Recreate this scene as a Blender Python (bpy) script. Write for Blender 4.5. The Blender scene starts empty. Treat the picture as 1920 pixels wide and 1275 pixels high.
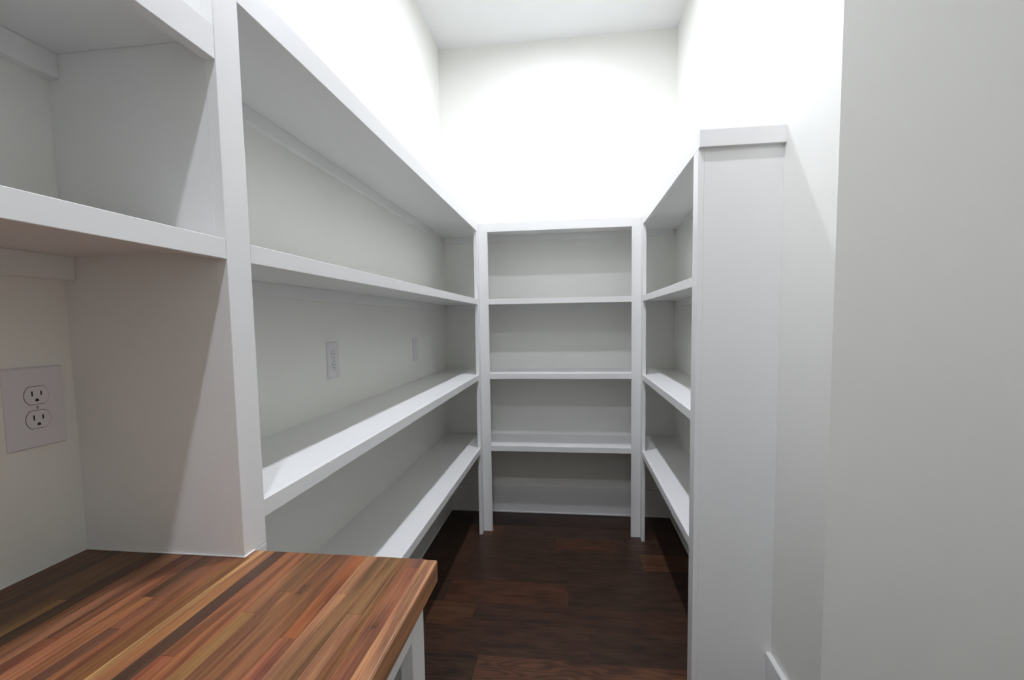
import bpy, bmesh, math, random
from mathutils import Vector, Matrix

IN = 0.0254                       # everything below is measured in inches
S = bpy.context.scene
COL = S.collection
rnd = random.Random(7)

# ------------------------------------------------------------------ camera, world, exposure
cam = bpy.data.cameras.new('camera')
cam.sensor_width = 36.0
cam.lens = 870.66 / 1920 * 36.0
cam.shift_y = 29.9 / 1920
cam.clip_start = 0.02
co = bpy.data.objects.new('camera', cam)
COL.objects.link(co)
R_ = Vector((0.99186822, 0.1263583, -0.01519894))
U_ = Vector((0.00590132, 0.07363258, 0.99726798))
F_ = Vector((-0.12713223, 0.98924811, -0.07228813))
mw = Matrix((R_, U_, -F_)).transposed().to_4x4()
mw.translation = Vector((0, 0, 51.38)) * IN
co.matrix_world = mw
S.camera = co

w = bpy.data.worlds.new('world')
w.use_nodes = True
w.node_tree.nodes['Background'].inputs[0].default_value = (0.8, 0.85, 0.9, 1)
w.node_tree.nodes['Background'].inputs[1].default_value = 0.3
S.world = w

S.view_settings.view_transform = 'Standard'
S.view_settings.look = 'None'
S.view_settings.gamma = 1.0
S.view_settings.use_curve_mapping = False
S.view_settings.exposure = 0.0

LAMP_COLOR = (0.86, 0.883, 1.0, 1)
LENS_GLOW = 1400.0                  # radiance of the lens of a ceiling light
LAMP_WATTS = 1.0                 # the lamp behind the lens
LAMP_SPREAD = 140                 # its beam, in degrees
LAMP_X, LAMP_YS = -3.0, (-9.0, 42.0, 92.5)

# ------------------------------------------------------------------ measured planes (inches)
XWL, XWR, YWB, ZC = -33.72, 26.0, 122.3, 122.0     # walls and ceiling
XL, XR, YB, ZT = -21.71, 15.90, 109.7, 74.75       # faces of the shelving, its top
ZRB = 72.67                                        # bottom of the top rail
SH = ((56.94, 55.67), (39.11, 37.84), (21.49, 20.16))   # shelf edges: top, bottom
YP0, YP1 = 27.41, 29.65                            # the big post on the left
YR0, YR1, YRC = 62.33, 64.59, 61.70                # near end of the right unit
YREAR, XHALL, YJ0 = -50.0, 66.0, 50.3     # wall behind the camera, far right wall, corner on the right
ZCT, ZCB, XCF, YCB = 36.0, 34.55, -8.74, 28.40     # counter


# ------------------------------------------------------------------ materials
def srgb(r, g, b):
    f = lambda c: (c / 255 / 12.92) if c / 255 <= 0.04045 else ((c / 255 + 0.055) / 1.055) ** 2.4
    return (f(r), f(g), f(b), 1)


def nodes(name):
    m = bpy.data.materials.new(name)
    m.use_nodes = True
    nt = m.node_tree
    return m, nt, nt.nodes['Principled BSDF']


def N(nt, t, **kw):
    n = nt.nodes.new(t)
    for k, v in kw.items():
        if k.startswith('i_'):
            n.inputs[int(k[2:])].default_value = v
        else:
            setattr(n, k, v)
    return n


def paint(name, color, rough, bump=0.0, scale=180.0, vary=0.02):
    m, nt, b = nodes(name)
    tc = N(nt, 'ShaderNodeTexCoord')
    geo = N(nt, 'ShaderNodeNewGeometry')
    no = N(nt, 'ShaderNodeTexNoise')
    no.inputs['Scale'].default_value = 2.2
    no.inputs['Detail'].default_value = 3
    nt.links.new(geo.outputs['Position'], no.inputs['Vector'])
    mx = N(nt, 'ShaderNodeMix', data_type='RGBA')
    mx.inputs[6].default_value = tuple(c * (1 - vary) for c in color[:3]) + (1,)
    mx.inputs[7].default_value = tuple(min(1, c * (1 + vary)) for c in color[:3]) + (1,)
    nt.links.new(no.outputs['Fac'], mx.inputs[0])
    nt.links.new(mx.outputs[2], b.inputs['Base Color'])
    b.inputs['Roughness'].default_value = rough
    if bump:
        n2 = N(nt, 'ShaderNodeTexNoise')
        n2.inputs['Scale'].default_value = scale
        n2.inputs['Detail'].default_value = 2
        nt.links.new(geo.outputs['Position'], n2.inputs['Vector'])
        bp = N(nt, 'ShaderNodeBump')
        bp.inputs['Strength'].default_value = bump
        bp.inputs['Distance'].default_value = 0.001
        nt.links.new(n2.outputs['Fac'], bp.inputs['Height'])
        nt.links.new(bp.outputs['Normal'], b.inputs['Normal'])
    return m


def plain(name, color, rough=0.5, metal=0.0):
    m, nt, b = nodes(name)
    b.inputs['Base Color'].default_value = color
    b.inputs['Roughness'].default_value = rough
    b.inputs['Metallic'].default_value = metal
    return m


def wood(name, axis, fine, rough, contrast, pore, bump, knot=None, dark=0.35, ring=0.5, freq=46.0, mottle=0.0, kr=0.011, hue=0.022):
    """Wood whose hue is the object's own colour; grain runs along `axis` (0 = x, 1 = y)."""
    m, nt, b = nodes(name)
    L = nt.links.new
    tc = N(nt, 'ShaderNodeTexCoord')
    oi = N(nt, 'ShaderNodeObjectInfo')
    # a different piece of the log for every piece of wood
    off = N(nt, 'ShaderNodeVectorMath', operation='SCALE')
    off.inputs[0].default_value = (7.3, 5.1, 3.7)
    L(oi.outputs['Random'], off.inputs['Scale'])
    vec = tc.outputs['Object']
    dk = None
    if knot:
        sub = N(nt, 'ShaderNodeVectorMath', operation='SUBTRACT')
        sub.inputs[1].default_value = knot
        L(vec, sub.inputs[0])
        sq = N(nt, 'ShaderNodeVectorMath', operation='MULTIPLY')
        sq.inputs[1].default_value = (1, 0.42, 0) if axis == 1 else (0.42, 1, 0)
        L(sub.outputs[0], sq.inputs[0])
        ln = N(nt, 'ShaderNodeVectorMath', operation='LENGTH')
        L(sq.outputs[0], ln.inputs[0])
        mr = N(nt, 'ShaderNodeMapRange', interpolation_type='SMOOTHSTEP')
        mr.inputs[1].default_value = 0.0
        mr.inputs[2].default_value = kr
        mr.inputs[3].default_value = 1.0
        mr.inputs[4].default_value = 0.0
        L(ln.outputs['Value'], mr.inputs[0])
        dk = mr.outputs[0]
        rings = N(nt, 'ShaderNodeTexNoise')
        rings.inputs['Scale'].default_value = 260
        rings.inputs['Detail'].default_value = 3
        rings.inputs['Distortion'].default_value = 2.5
        L(vec, rings.inputs['Vector'])
    add = N(nt, 'ShaderNodeVectorMath', operation='ADD')
    L(vec, add.inputs[0]); L(off.outputs[0], add.inputs[1])
    # long figure
    mp = N(nt, 'ShaderNodeMapping')
    mp.inputs['Scale'].default_value = (3.5, 130.0, 130.0) if axis == 0 else (330.0, 5.5, 330.0)
    L(add.outputs[0], mp.inputs['Vector'])
    n1 = N(nt, 'ShaderNodeTexNoise')
    n1.inputs['Scale'].default_value = 1.0
    n1.inputs['Detail'].default_value = 5
    n1.inputs['Roughness'].default_value = 0.62
    n1.inputs['Distortion'].default_value = 1.1
    L(mp.outputs[0], n1.inputs['Vector'])
    # growth rings: bands bent by a slow noise
    mp3 = N(nt, 'ShaderNodeMapping')
    mp3.inputs['Scale'].default_value = (1.8, 9.0, 9.0) if axis == 0 else (16.0, 1.5, 16.0)
    L(add.outputs[0], mp3.inputs['Vector'])
    n3 = N(nt, 'ShaderNodeTexNoise')
    n3.inputs['Scale'].default_value = 1.0
    n3.inputs['Detail'].default_value = 2
    L(mp3.outputs[0], n3.inputs['Vector'])
    mul = N(nt, 'ShaderNodeMath', operation='MULTIPLY')
    mul.inputs[1].default_value = freq
    L(n3.outputs['Fac'], mul.inputs[0])
    sn = N(nt, 'ShaderNodeMath', operation='SINE')
    L(mul.outputs[0], sn.inputs[0])
    # pores
    mp2 = N(nt, 'ShaderNodeMapping')
    mp2.inputs['Scale'].default_value = (fine * 0.05, fine, fine) if axis == 0 else (fine, fine * 0.05, fine)
    L(add.outputs[0], mp2.inputs['Vector'])
    n2 = N(nt, 'ShaderNodeTexNoise')
    n2.inputs['Scale'].default_value = 1.0
    n2.inputs['Detail'].default_value = 3
    L(mp2.outputs[0], n2.inputs['Vector'])
    # value = 1 + contrast*(n1-.5)*2 + ...
    a1 = N(nt, 'ShaderNodeMath', operation='MULTIPLY_ADD')
    a1.inputs[1].default_value = contrast * 3.2
    a1.inputs[2].default_value = 1.0 - contrast * 1.6
    L(n1.outputs['Fac'], a1.inputs[0])
    a2 = N(nt, 'ShaderNodeMath', operation='MULTIPLY_ADD')
    a2.inputs[1].default_value = contrast * ring
    L(sn.outputs[0], a2.inputs[0]); L(a1.outputs[0], a2.inputs[2])
    a3 = N(nt, 'ShaderNodeMath', operation='MULTIPLY_ADD')
    a3.inputs[1].default_value = pore * 2
    L(n2.outputs['Fac'], a3.inputs[0])
    a4 = N(nt, 'ShaderNodeMath', operation='SUBTRACT')
    L(a2.outputs[0], a3.inputs[2]); L(a3.outputs[0], a4.inputs[0]); a4.inputs[1].default_value = pore
    val = a4.outputs[0]
    if knot:
        mm = N(nt, 'ShaderNodeMath', operation='MULTIPLY')
        st = N(nt, 'ShaderNodeMapRange')
        st.inputs[1].default_value = 0.46
        st.inputs[2].default_value = 0.54
        L(rings.outputs['Fac'], st.inputs[0])
        L(st.outputs[0], mm.inputs[0]); L(dk, mm.inputs[1])
        m2 = N(nt, 'ShaderNodeMath', operation='MULTIPLY_ADD')
        m2.inputs[1].default_value = -1.25
        L(mm.outputs[0], m2.inputs[0]); L(val, m2.inputs[2])
        val = m2.outputs[0]
    if mottle:
        n4 = N(nt, 'ShaderNodeTexNoise')
        mp4 = N(nt, 'ShaderNodeMapping')
        mp4.inputs['Scale'].default_value = (9.0, 26.0, 26.0)
        n4.inputs['Scale'].default_value = 1.0
        n4.inputs['Detail'].default_value = 4
        L(add.outputs[0], mp4.inputs['Vector']); L(mp4.outputs[0], n4.inputs['Vector'])
        mo = N(nt, 'ShaderNodeMath', operation='MULTIPLY_ADD')
        mo.inputs[1].default_value = mottle * 4
        L(n4.outputs['Fac'], mo.inputs[0]); L(val, mo.inputs[2])
        ms = N(nt, 'ShaderNodeMath', operation='SUBTRACT')
        ms.inputs[1].default_value = mottle * 2
        L(mo.outputs[0], ms.inputs[0])
        val = ms.outputs[0]
    cl = N(nt, 'ShaderNodeClamp')
    cl.inputs[1].default_value = dark * 0.5
    cl.inputs[2].default_value = 1.7
    L(val, cl.inputs[0])
    sc = N(nt, 'ShaderNodeVectorMath', operation='SCALE')
    L(oi.outputs['Color'], sc.inputs[0]); L(cl.outputs[0], sc.inputs['Scale'])
    hs = N(nt, 'ShaderNodeHueSaturation')
    hm = N(nt, 'ShaderNodeMapRange')
    hm.inputs[1].default_value = 0.35; hm.inputs[2].default_value = 0.65
    hm.inputs[3].default_value = 0.5 - hue * 0.7; hm.inputs[4].default_value = 0.5 + hue * 0.8
    hs.inputs['Saturation'].default_value = 0.96
    L(n1.outputs['Fac'], hm.inputs[0]); L(hm.outputs[0], hs.inputs['Hue'])
    L(sc.outputs[0], hs.inputs['Color'])
    L(hs.outputs[0], b.inputs['Base Color'])
    b.inputs['Roughness'].default_value = rough
    b.inputs['Specular IOR Level'].default_value = 0.38
    bp = N(nt, 'ShaderNodeBump')
    bp.inputs['Strength'].default_value = bump
    bp.inputs['Distance'].default_value = 0.0005
    L(n2.outputs['Fac'], bp.inputs['Height'])
    L(bp.outputs['Normal'], b.inputs['Normal'])
    return m


M_WALL = paint('wall_paint', srgb(245, 245, 238), 0.55, bump=0.12, scale=260)
M_CEIL = paint('ceiling_paint', srgb(236, 237, 235), 0.8, bump=0.08, scale=200)
M_TRIM = paint('trim_paint', srgb(243, 243, 240), 0.38, bump=0.03, scale=90, vary=0.012)
M_PLATE = plain('plate_plastic', srgb(232, 230, 232), 0.32)
M_SLOT = plain('slot_black', srgb(26, 20, 18), 0.6)
M_GAP = plain('gap_grey', srgb(95, 90, 88), 0.7)
M_SCREW = plain('screw_metal', srgb(200, 200, 196), 0.35, 0.6)
M_STAVE = wood('oiled_stave', 1, 900.0, 0.36, 0.50, 0.26, 0.12, ring=0.55, freq=34.0)
M_PLANK = wood('stained_plank', 0, 420.0, 0.45, 0.42, 0.45, 0.35, ring=0.30, mottle=0.45, hue=0.012)
M_PLANK_BOLD = wood('bold_grain_plank', 0, 420.0, 0.45, 0.40, 0.35, 0.35, ring=0.85, freq=110.0, mottle=0.2, hue=0.01)
M_SUB = plain('subfloor', srgb(30, 20, 16), 0.8)

m_l, nt_l, b_l = nodes('lamp_lens')
b_l.inputs['Emission Color'].default_value = LAMP_COLOR
b_l.inputs['Emission Strength'].default_value = LENS_GLOW
M_LENS = m_l


# ------------------------------------------------------------------ builders
def empty(name, loc):
    o = bpy.data.objects.new(name, None)
    o.location = Vector(loc) * IN
    o.empty_display_size = 0.05
    COL.objects.link(o)
    return o


def tag(o, label, cat, group=None):
    o['label'] = label
    o['category'] = cat
    if group:
        o['group'] = group
    return o


def world_of(o):
    v = Vector((0, 0, 0))
    while o is not None:
        v = v + o.location
        o = o.parent
    return v


def link(name, bm, centre, mat, parent=None, smooth=False):
    me = bpy.data.meshes.new(name)
    bmesh.ops.recalc_face_normals(bm, faces=bm.faces)
    bm.to_mesh(me)
    bm.free()
    if smooth:
        for p in me.polygons:
            p.use_smooth = True
    for m in (mat if isinstance(mat, (list, tuple)) else [mat]):
        me.materials.append(m)
    o = bpy.data.objects.new(name, me)
    c = Vector(centre) * IN
    if parent is not None:
        o.parent = parent
        c = c - world_of(parent)
    o.location = c
    COL.objects.link(o)
    return o


def add_box(bm, x0, x1, y0, y1, z0, z1, c=(0, 0, 0), bev=0.0, seg=1, edges=None):
    vs = [bm.verts.new(((x - c[0]) * IN, (y - c[1]) * IN, (z - c[2]) * IN))
          for z in (z0, z1) for y in (y0, y1) for x in (x0, x1)]
    fs = [bm.faces.new([vs[i] for i in q]) for q in
          ((0, 1, 3, 2), (4, 6, 7, 5), (0, 4, 5, 1), (2, 3, 7, 6), (0, 2, 6, 4), (1, 5, 7, 3))]
    if bev:
        es = set(e for f in fs for e in f.edges)
        if edges:
            es = [e for e in es if edges(e)]
        bmesh.ops.bevel(bm, geom=list(es), offset=bev * IN, segments=seg, affect='EDGES', profile=0.5)


def box(name, x0, x1, y0, y1, z0, z1, mat, parent=None, bev=0.0, seg=1):
    c = ((x0 + x1) / 2, (y0 + y1) / 2, (z0 + z1) / 2)
    bm = bmesh.new()
    add_box(bm, x0, x1, y0, y1, z0, z1, c, bev, seg)
    return link(name, bm, c, mat, parent)


def struct(name, x0, x1, y0, y1, z0, z1, mat, bev=0.0):
    o = box(name, x0, x1, y0, y1, z0, z1, mat, None, bev)
    o['kind'] = 'structure'
    return o


# ------------------------------------------------------------------ room shell
T = 4.5
struct('wall_left', XWL - T, XWL, YREAR - T, YWB + T, 0, ZC, M_WALL)
struct('wall_back', XWL, XWR, YWB, YWB + T, 0, ZC, M_WALL)
struct('wall_right', XWR, XWR + T, YJ0 + T, YWB + T, 0, ZC, M_WALL)
struct('wall_right_side', XWR, XHALL, YJ0, YJ0 + T, 0, ZC, M_WALL)
struct('wall_right_hall', XHALL, XHALL + T, YREAR - T, YJ0 + T, 0, ZC, M_WALL)
struct('wall_front', XWL, XHALL, YREAR - T, YREAR, 0, ZC, M_WALL)
struct('ceiling', XWL - T, XHALL + T, YREAR - T, YWB + T, ZC, ZC + 4, M_CEIL)
floor = struct('floor', XWL - T, XHALL + T, YREAR - T, YWB + T, -4.0, -0.75, M_SUB)

# floor planks, rows along the y axis measured in the photograph
rows = [67.3 + 6.68 * k for k in range(-18, 1)][:-1]
rows = [67.3 - 6.68 * k for k in range(18, 0, -1)] + [67.3, 73.9, 80.5, 87.9, 94.7, 101.4, 107.6, 113.1, 119.8, 126.5]
dark, mid, red, lite = (57, 38, 26), (63, 40, 27), (73, 43, 26), (81, 51, 30)
seen = {   # row start -> joints in x and the tone of each plank from left to right
    113.1: ([-8.0, 19.0], [dark, mid, dark]),
    107.6: ([-26.0, -17.1, 13.0], [dark, lite, dark, mid]),
    101.4: ([-16.0, -3.9, 9.6], [mid, dark, red, mid]),
    94.7: ([-22.0, 14.5], [mid, dark, lite]),
    87.9: ([-10.9, 24.0], [mid, dark, mid]),
    80.5: ([-24.0, -0.9], [dark, red, dark]),
    73.9: ([-17.5, 22.0], [lite, mid, dark]),
    67.3: ([2.6], [mid, dark]),
    67.3 - 6.68: ([-14.6, 21.0], [dark, (84, 52, 32), mid]),
}
bevz = lambda e: e.verts[0].co.z > 0 and e.verts[1].co.z > 0
for r in range(len(rows) - 1):
    y0, y1 = rows[r], rows[r + 1]
    key = next((k for k in seen if abs(k - y0) < 0.2), None)
    if key is not None:
        joints, tones = seen[key]
        xs = [XWL - 2] + joints + [XHALL + 2]
    else:
        xs = [XWL - 2]
        x = XWL + rnd.uniform(-1, 30)
        while x < XHALL - 8:
            xs.append(x)
            x += rnd.uniform(22, 52)
        xs.append(XHALL + 2)
        tones = [rnd.choice((dark, mid, mid, red, dark)) for _ in xs]
    y1c = min(y1, YWB + 2)
    for k in range(len(xs) - 1):
        x0, x1 = xs[k] + 0.008, xs[k + 1] - 0.008
        c = ((x0 + x1) / 2, (y0 + y1c) / 2, -0.375)
        bm = bmesh.new()
        add_box(bm, x0, x1, y0 + 0.008, y1c - 0.008, -0.75, 0, c, 0.014, 1, bevz)
        o = link('plank', bm, c, M_PLANK_BOLD if abs(y0 - 60.62) < 0.1 else M_PLANK, floor)
        j = rnd.uniform(0.93, 1.07)
        o.color = tuple(v * j for v in srgb(*tones[k % len(tones)])[:3]) + (1,)

# baseboards with a shoe strip
BH, BT = 7.2, 0.7


def baseboard(name, x0, x1, y0, y1, sx, sy):
    o = struct(name, x0, x1, y0, y1, 0, BH, M_TRIM, 0.07)
    s = box('shoe_strip', min(x0, x0 + sx) if sx else x0, max(x1, x1 + sx) if sx else x1,
            min(y0, y0 + sy) if sy else y0, max(y1, y1 + sy) if sy else y1, 0, 0.4, M_TRIM, o, 0.08)
    return o


baseboard('baseboard_left', XWL, XWL + BT, YREAR, YWB, 0.25, 0)
baseboard('baseboard_back', XWL + BT, XWR - BT, YWB - BT, YWB, 0, -0.25)
baseboard('baseboard_right', XWR - BT, XWR, YJ0 - BT, YWB, -0.25, 0)
baseboard('baseboard_right_side', XWR, XHALL, YJ0 - BT, YJ0, 0, -0.25)

# ------------------------------------------------------------------ shelving units
TH = 0.77     # boards
B = 0.03      # eased edges
XI0, XI1 = XL - 0.75, XR + 0.75


def deck(unit, z, x0, x1, y0, y1, edge):
    """A shelf board and the edge strip (its own sub-part) in front of it."""
    s = box('shelf', x0, x1, y0, y1, z[0] - TH, z[0], M_TRIM, unit, 0.0)
    ex = edge
    box('shelf_edge', ex[0], ex[1], ex[2], ex[3], z[1], z[0], M_TRIM, s, B)
    return s


def cleat(unit, x0, x1, y0, y1, ztop, h=1.55):
    box('cleat', x0, x1, y0, y1, ztop - h, ztop, M_TRIM, unit, 0.04)


CT = 0.85
# --- long unit on the left wall
u = tag(empty('shelving_unit', (XL, (YP0 + YB) / 2, 0)),
        'long white shelving unit along the left wall, from beside the counter to the back corner',
        'shelves')
LU = u
box('side_panel', XWL, XL - 0.76, YP0 + 0.03, YP0 + 0.78, ZCT + 0.0, ZT, M_TRIM, u, 0.02)
box('side_panel', XWL + BT, XL - 0.76, YP0 + 1.03, YP0 + 1.78, 0, ZCT - 0.02, M_TRIM, u, 0.02)
box('post', XL - 0.75, XL, YP0, YP1, ZCT, ZT, M_TRIM, u, B)
box('post', XL - 0.75, XL, YP0 + 1.03, YP1, 0, ZCT - 0.02, M_TRIM, u, B)
box('post', XL - 0.75, XL, YB - 2.13, YB - 0.02, 0, ZRB, M_TRIM, u, B)
box('top_rail', XL - 0.75, XL, YP1, YB, ZRB, ZT, M_TRIM, u, B)
box('top_board', XWL, XL - 0.75, YP0 + 0.8, YB + 0.7, ZT - TH, ZT, M_TRIM, u)
for z in SH:
    deck(u, z, XWL if z[1] > BH else XWL + BT, XL - 0.75, YP0 + 1.8, YB + 0.7,
         (XL - 0.75, XL, YP1, YB - 2.13))
    cleat(u, XWL, XWL + CT, YP0 + 1.8, YB + 0.7, z[0] - TH)
cleat(u, XWL, XWL + CT, YP0 + 0.8, YB + 0.7, ZT - TH)

# --- unit on the back wall
u = tag(empty('shelving_unit', ((XL + XR) / 2, YB, 0)),
        'white built-in shelving unit across the back wall, framed by two slim posts', 'shelves')
YF = YB + 0.75
box('post', XL, XL + 2.13, YB, YF, 0, ZRB, M_TRIM, u, B)
box('post', XR - 2.13, XR, YB, YF, 0, ZRB, M_TRIM, u, B)
box('top_rail', XL, XR, YB, YF, ZRB, ZT, M_TRIM, u, B)
box('top_board', XWL, XWR, YF, YWB, ZT - TH, ZT, M_TRIM, u)
for z in SH:
    deck(u, z, XWL, XWR, YF, YWB, (XL + 2.13, XR - 2.13, YB, YF))
    cleat(u, XWL + CT, XWR - CT, YWB - CT, YWB, z[0] - TH)
cleat(u, XWL + CT, XWR - CT, YWB - CT, YWB, ZT - TH)

# --- short unit on the right wall
u = tag(empty('shelving_unit', (XR, (YR0 + YB) / 2, 0)),
        'white shelving unit along the right wall, with a closed end panel under a cap board',
        'shelves')
box('side_panel', XR + 0.76, XWR, YR0 + 0.03, YR0 + 0.8, 0, ZT, M_TRIM, u, 0.02)
box('post', XR, XR + 0.75, YR0, YR1, 0, ZRB, M_TRIM, u, B)
box('post', XR, XR + 0.75, YB - 2.13, YB - 0.02, 0, ZRB, M_TRIM, u, B)
box('top_rail', XR, XR + 0.75, YRC + 0.63, YB, ZRB, ZT, M_TRIM, u, B)
box('cap_board', XR, XWR, YRC, YRC + 0.63, ZRB, ZT, M_TRIM, u, B)
box('top_board', XR + 0.75, XWR, YR0 + 0.8, YB + 0.7, ZT - TH, ZT, M_TRIM, u)
for z in SH:
    deck(u, z, XR + 0.75, XWR, YR0 + 0.8, YB + 0.7, (XR, XR + 0.75, YR1, YB - 2.13))
    cleat(u, XWR - CT, XWR, YR0 + 0.8, YB + 0.7, z[0] - TH)
cleat(u, XWR - CT, XWR, YR0 + 0.8, YB + 0.7, ZT - TH)

# --- shelves above the counter
YN = -24.0
ZLT, ZLB = 69.88, 67.85
u = tag(empty('wall_shelf_unit', (XL, 2, ZCT)),
        'white two-level shelf unit above the wooden counter, lower than the shelving beyond the wide post', 'shelves')
box('side_panel', XWL, XL, YN - 0.75, YN, ZCT, ZLT, M_TRIM, u, 0.02)
box('top_rail', XL - 0.75, XL - 0.02, YN, YP0 - 0.005, ZLB, ZLT, M_TRIM, u, B)
box('top_board', XWL, XL - 0.75, YN, YP0, ZLT - TH, ZLT, M_TRIM, u)
deck(u, SH[0], XWL, XL - 0.75, YN, YP0, (XL - 0.75, XL - 0.02, YN, YP0 - 0.005))
cleat(u, XWL, XWL + CT, YN, YP0 + 0.03, SH[0][0] - TH)
cleat(u, XWL, XWL + CT, YN, YP0 + 0.03, ZLT - TH)
cb = box('caulk_bead', XWL, XL, YP0 - 0.09, YP0 + 0.02, ZCT, ZCT + 0.1, M_TRIM, u, 0.03)
box('caulk_bead', XWL, XWL + 0.1, YN, YP0 - 0.09, ZCT, ZCT + 0.1, M_TRIM, u, 0.03)
box('caulk_bead', XL - 0.01, XL + 0.09, YP0 - 0.09, YCB, ZCT, ZCT + 0.1, M_TRIM, u, 0.03)

# --- base unit under the counter
XBF = -9.5
u = tag(empty('base_cabinet', (XBF, 2, 0)),
        'white open base cabinet with a square face frame, under the wooden counter', 'cabinet')
YE = 27.45
box('post', XBF - 0.75, XBF, YE - 2.13, YE, 0, ZCB, M_TRIM, u, B)
box('post', XBF - 0.75, XBF, YN, YN + 2.13, 0, ZCB, M_TRIM, u, B)
box('top_rail', XBF - 0.75, XBF, YN + 2.13, YE - 2.13, 32.45, ZCB, M_TRIM, u, B)
box('bottom_rail', XBF - 0.75, XBF, YN + 2.13, YE - 2.13, 3.0, 5.0, M_TRIM, u, B)
box('side_panel', XWL + BT, XBF - 0.75, YE - 0.75, YE, 0, ZCB, M_TRIM, u, 0.02)
box('side_panel', XWL + BT, XBF - 0.75, YN, YN + 0.75, 0, ZCB, M_TRIM, u, 0.02)
box('shelf', XWL + BT, XBF - 0.75, YN + 0.75, YE - 0.75, 4.23, 5.0, M_TRIM, u)
box('shelf', XWL + 0.05, XBF - 2.2, YN + 0.75, YE - 0.75, 19.0, 19.77, M_TRIM, u)

# ------------------------------------------------------------------ butcher block counter, stave by stave
ctr = tag(empty('countertop', (-21.0, 2, ZCB)),
          'butcher block countertop of brown, orange and dark wood staves along the left wall', 'countertop')
YCN = YN - 1.0
# row: right edge x, list of (joint y from the far end, colour)
R = [
    (-8.74, [(None, (190, 136, 102))]),
    (-9.63, [(27.3, (128, 86, 72)), (None, (150, 92, 66))]),
    (-10.52, [(12.0, (160, 108, 64)), (None, (150, 95, 60))]),
    (-11.12, [(22.4, (138, 102, 66)), (2.0, (196, 140, 106)), (None, (150, 95, 62))]),
    (-11.95, [(14.0, (142, 106, 70)), (None, (160, 110, 70))]),
    (-12.82, [(24.1, (168, 122, 90)), (6.0, (180, 130, 98)), (None, (150, 90, 60))]),
    (-13.55, [(20.24, (164, 94, 50)), (1.0, (166, 100, 72)), (None, (140, 90, 60))]),
    (-14.40, [(15.0, (150, 98, 64)), (None, (160, 108, 66))]),
    (-15.25, [(10.0, (138, 92, 62)), (None, (150, 95, 60))]),
    (-16.12, [(23.95, (142, 104, 68)), (5.0, (160, 108, 74)), (None, (140, 90, 58))]),
    (-16.90, [(21.94, (154, 106, 70)), (3.0, (152, 116, 70)), (None, (160, 100, 62))]),
    (-17.70, [(13.0, (160, 98, 64)), (None, (140, 88, 60))]),
    (-18.55, [(18.5, (154, 96, 62)), (None, (158, 92, 64))]),
    (-19.30, [(8.0, (76, 56, 48)), (None, (130, 84, 56))]),
    (-20.15, [(12.0, (164, 112, 72)), (None, (150, 98, 62))]),
    (-20.95, [(6.0, (214, 168, 110)), (None, (150, 100, 64))]),
    (-21.35, [(16.0, (162, 106, 62)), (None, (140, 84, 56))]),
    (-22.20, [(9.0, (146, 90, 58)), (None, (160, 98, 60))]),
    (-23.05, [(20.0, (136, 86, 64)), (None, (128, 82, 66))]),
    (-23.75, [(22.7, (100, 68, 48)), (4.0, (164, 104, 66)), (None, (130, 80, 56))]),
    (-24.60, [(14.0, (170, 108, 76)), (None, (160, 104, 70))]),
    (-25.40, [(19.0, (128, 78, 54)), (None, (140, 76, 52))]),
    (-26.20, [(11.0, (158, 108, 80)), (None, (176, 124, 92))]),
    (-26.95, [(7.0, (150, 96, 60)), (None, (160, 110, 80))]),
    (-27.70, [(15.0, (84, 62, 44)), (None, (110, 78, 54))]),  # from here to the wall, shade is partly put into the stave colours
    (-28.55, [(21.95, (104, 78, 52)), (3.0, (168, 130, 76)), (None, (110, 76, 52))]),
    (-29.40, [(17.0, (120, 86, 58)), (None, (100, 74, 54))]),
    (-30.25, [(12.0, (110, 80, 56)), (None, (124, 88, 60))]),
    (-31.10, [(20.0, (96, 70, 50)), (None, (120, 84, 56))]),
    (-32.00, [(10.0, (118, 84, 58)), (None, (96, 70, 52))]),
    (-32.90, [(16.0, (112, 72, 50)), (None, (100, 74, 52))]),
    (XWL, []),
]
knots = {8: (-15.68, 24.35), 1: (-10.05, 21.6)}
XPN = XL - 0.0
for i in range(len(R) - 1):
    x1, x0 = R[i][0], R[i + 1][0]
    yfar = YCB if x0 > XL + 0.01 or x1 > XL + 0.3 else YP0
    if x0 < XL < x1:      # the stave that meets the post is notched by splitting off its far end
        yfar = YP0 - 0.0
    y = yfar
    for jy, colr in R[i][1]:
        y0 = YCN if jy is None else jy
        if y0 >= y:
            continue
        c = ((x0 + x1) / 2, (y + y0) / 2, (ZCT + ZCB) / 2)
        bm = bmesh.new()
        tiny = 0.012
        if i == 0:
            add_box(bm, x0 + tiny * 0.3, x1, y0, y, ZCB, ZCT, c, 0.13, 3,
                    lambda e: min(e.verts[0].co.x, e.verts[1].co.x) > 0 or
                    (y == YCB and min(e.verts[0].co.y, e.verts[1].co.y) > 0 and min(e.verts[0].co.z, e.verts[1].co.z) > 0))
        else:
            add_box(bm, x0 + tiny * 0.3, x1 - tiny * 0.3, y0 + tiny * 0.3, y - tiny * 0.3, ZCB, ZCT, c, tiny, 1, bevz)
        mat = M_STAVE
        if i in knots and y0 < knots[i][1] < y:
            kx, ky = knots[i]
            mat = wood('knotted_stave_%d' % i, 1, 900.0, 0.36, 0.5, 0.26, 0.12, ring=0.55, freq=34.0, kr=0.011 if i == 8 else 0.005,
                       knot=((kx - c[0]) * IN, (ky - c[1]) * IN, 0))
        o = link('stave', bm, c, mat, ctr)
        colr = [m_ * (0.84 * a + 0.16 * b) for a, b, m_ in zip(colr, (138, 94, 60), (0.90, 0.85, 0.76))]
        o.color = srgb(*colr)
        y = y0
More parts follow.
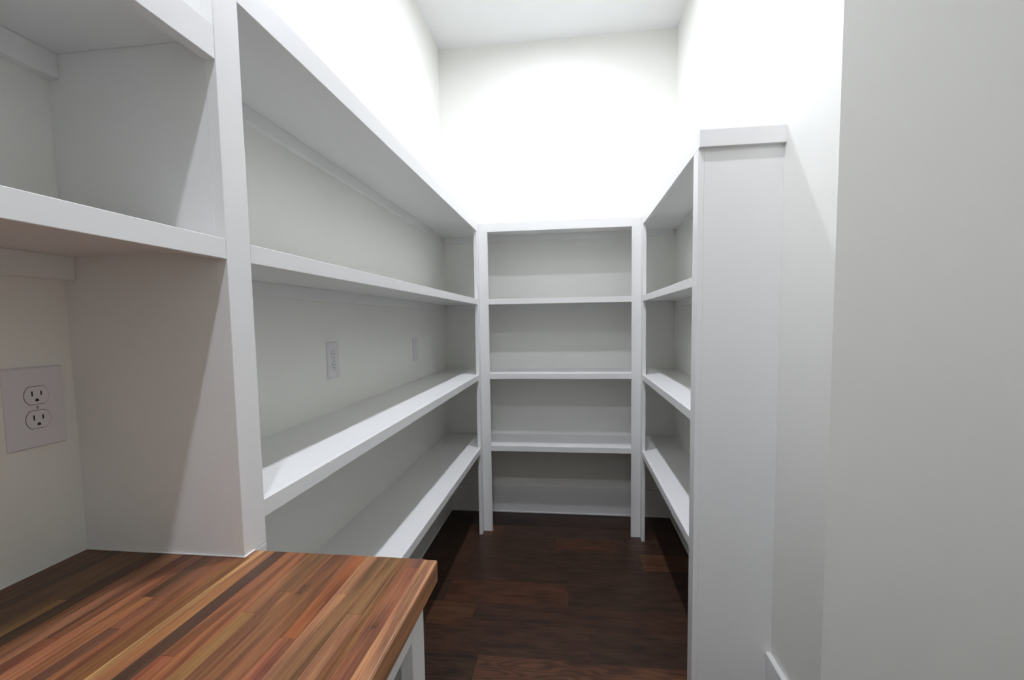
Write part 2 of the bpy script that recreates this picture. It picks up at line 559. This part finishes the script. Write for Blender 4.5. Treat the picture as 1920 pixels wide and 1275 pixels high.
# short filler of the notched stave, right of the post
c = ((XL + -21.35) / 2, (YP0 + YCB) / 2, (ZCT + ZCB) / 2)
bm = bmesh.new()
add_box(bm, XL + 0.02, -21.354, YP0, YCB, ZCB, ZCT, c, 0.01, 1, bevz)
o = link('stave', bm, c, M_STAVE, ctr)
o.color = srgb(150, 96, 60)


# ------------------------------------------------------------------ wall plates
def rounded(bm, w, h, x0, x1, r, seg=5, flat=None, cy=0, cz=0, taper=0.0):
    """A slab standing on the wall plane x = x0, face at x1, in the y-z plane."""
    pts = []
    if flat is None:
        for cx, cz_, a0 in ((w / 2 - r, h / 2 - r, 0), (-w / 2 + r, h / 2 - r, 90),
                            (-w / 2 + r, -h / 2 + r, 180), (w / 2 - r, -h / 2 + r, 270)):
            for k in range(seg + 1):
                a = math.radians(a0 + 90 * k / seg)
                pts.append((cx + r * math.cos(a), cz_ + r * math.sin(a)))
    else:             # circle of radius r cut flat above and below at +-flat
        a_ = math.asin(flat / r)
        for s in (0, math.pi):
            for k in range(11):
                a = s - a_ + 2 * a_ * k / 10
                pts.append((r * math.cos(a), r * math.sin(a)))
    lo = [bm.verts.new((x0 * IN, (cy + a) * IN, (cz + b) * IN)) for a, b in pts]
    hi = [bm.verts.new((x1 * IN, (cy + a * (1 - taper / (w / 2))) * IN, (cz + b * (1 - taper / (h / 2))) * IN)) for a, b in pts]
    bm.faces.new(hi)
    bm.faces.new(list(reversed(lo)))
    n = len(pts)
    for k in range(n):
        bm.faces.new((lo[k], lo[(k + 1) % n], hi[(k + 1) % n], hi[k]))


PW, PH = 3.3, 5.11


def outlet(y, z, label, blank=False, w_=PW, h_=PH):
    name = 'blank_wall_plate' if blank else 'electrical_outlet'
    root = tag(empty(name, (XWL, y, z)), label, 'wall plate' if blank else 'outlet')
    P = (XWL, y, z)
    bm = bmesh.new()
    rounded(bm, w_, h_, 0.0, 0.10, 0.12)
    rounded(bm, w_, h_, 0.10, 0.22, 0.12, taper=0.10)
    link('cover_plate', bm, P, M_PLATE, root)
    if blank:
        for dz in (-1.9, 1.9):
            bm = bmesh.new()
            rounded(bm, 0.22, 0.22, 0.2, 0.25, 0.10, cz=dz)
            link('screw', bm, P, M_PLATE, root)
        return root
    bm = bmesh.new()
    rounded(bm, 0.20, 0.20, 0.22, 0.25, 0.095)
    scr = link('screw', bm, P, M_SCREW, root)
    bm = bmesh.new()
    add_box(bm, 0.25, 0.256, -0.012, 0.012, -0.085, 0.085)
    link('screw_slot', bm, P, M_GAP, scr)
    for s in (1, -1):
        cz = 0.76 * s
        bm = bmesh.new()
        rounded(bm, 1.4, 1.2, 0.2195, 0.2225, 0.715, flat=0.585, cz=cz)
        link('receptacle_gap', bm, P, M_GAP, root)
        bm = bmesh.new()
        rounded(bm, 1.34, 1.14, 0.20, 0.255, 0.68, flat=0.55, cz=cz)
        rc = link('receptacle', bm, P, M_PLATE, root)
        for (dy, hh) in ((-0.25, 0.32), (0.25, 0.27)):
            bm = bmesh.new()
            add_box(bm, 0.25, 0.259, dy - 0.04, dy + 0.04, cz + 0.12 - hh / 2, cz + 0.12 + hh / 2)
            link('slot', bm, P, M_SLOT, rc)
        bm = bmesh.new()          # D-shaped ground hole, flat side down
        pts = [(-0.1, -0.08), (0.1, -0.08)] + [(0.1 * math.cos(math.radians(a)), 0.1 * math.sin(math.radians(a)))
                                               for a in range(0, 181, 20)]
        lo = [bm.verts.new((0.25 * IN, a * IN, (cz - 0.3 + b) * IN)) for a, b in pts]
        hi = [bm.verts.new((0.259 * IN, a * IN, (cz - 0.3 + b) * IN)) for a, b in pts]
        bm.faces.new(hi); bm.faces.new(list(reversed(lo)))
        for k in range(len(pts)):
            bm.faces.new((lo[k], lo[(k + 1) % len(pts)], hi[(k + 1) % len(pts)], hi[k]))
        link('ground_hole', bm, P, M_SLOT, rc)
    return root


outlet(26.65 - PW / 2, 43.93 + PH / 2, 'white duplex outlet on the wall just above the wooden counter')
outlet(60.4 + PW / 2, 43.86 + PH / 2, 'white duplex outlet on the left wall between the shelves, middle of the long unit')
outlet(97.2, 45.9, 'thin blank white cover plate on the left wall, near the back corner', True, 3.0, 4.9)


# ------------------------------------------------------------------ ceiling lights
def ring(bm, r0, r1, z0, z1, n=48):
    vs = []
    for k in range(n):
        a = 2 * math.pi * k / n
        c, s = math.cos(a) * IN, math.sin(a) * IN
        vs.append([bm.verts.new((r * c, r * s, z * IN)) for r, z in ((r0, z1), (r0, z0), (r1 - 0.15, z0), (r1, z0 + 0.15), (r1, z1))])
    for k in range(n):
        a, b = vs[k], vs[(k + 1) % n]
        for j in range(5):
            bm.faces.new((a[j], a[(j + 1) % 5], b[(j + 1) % 5], b[j]))


for k, (yy, lab) in enumerate(zip(LAMP_YS, ('round white ceiling light nearest the camera, over the counter end',
                                            'round white ceiling light over the middle of the pantry',
                                            'round white ceiling light closest to the back wall'))):
    r = tag(empty('ceiling_light', (LAMP_X, yy, ZC)), lab, 'light', 'ceiling lights in a row')
    bm = bmesh.new()
    ring(bm, 1.3, 3.6, -0.35, 0.0)
    link('trim_ring', bm, (LAMP_X, yy, ZC), M_TRIM, r)
    bm = bmesh.new()
    bmesh.ops.create_cone(bm, cap_ends=True, segments=48, radius1=1.3 * IN, radius2=1.3 * IN, depth=0.2 * IN)
    link('lens', bm, (LAMP_X, yy, ZC - 0.15), M_LENS, r)
    ld = bpy.data.lights.new('ceiling_light_lamp', 'AREA')
    ld.shape = 'DISK'
    ld.size = 2.4 * IN
    ld.energy = LAMP_WATTS
    ld.color = LAMP_COLOR[:3]
    ld.spread = math.radians(LAMP_SPREAD)
    lo_ = bpy.data.objects.new('lamp', ld)
    lo_.parent = r
    lo_.location = (0, 0, -0.30 * IN)
    COL.objects.link(lo_)
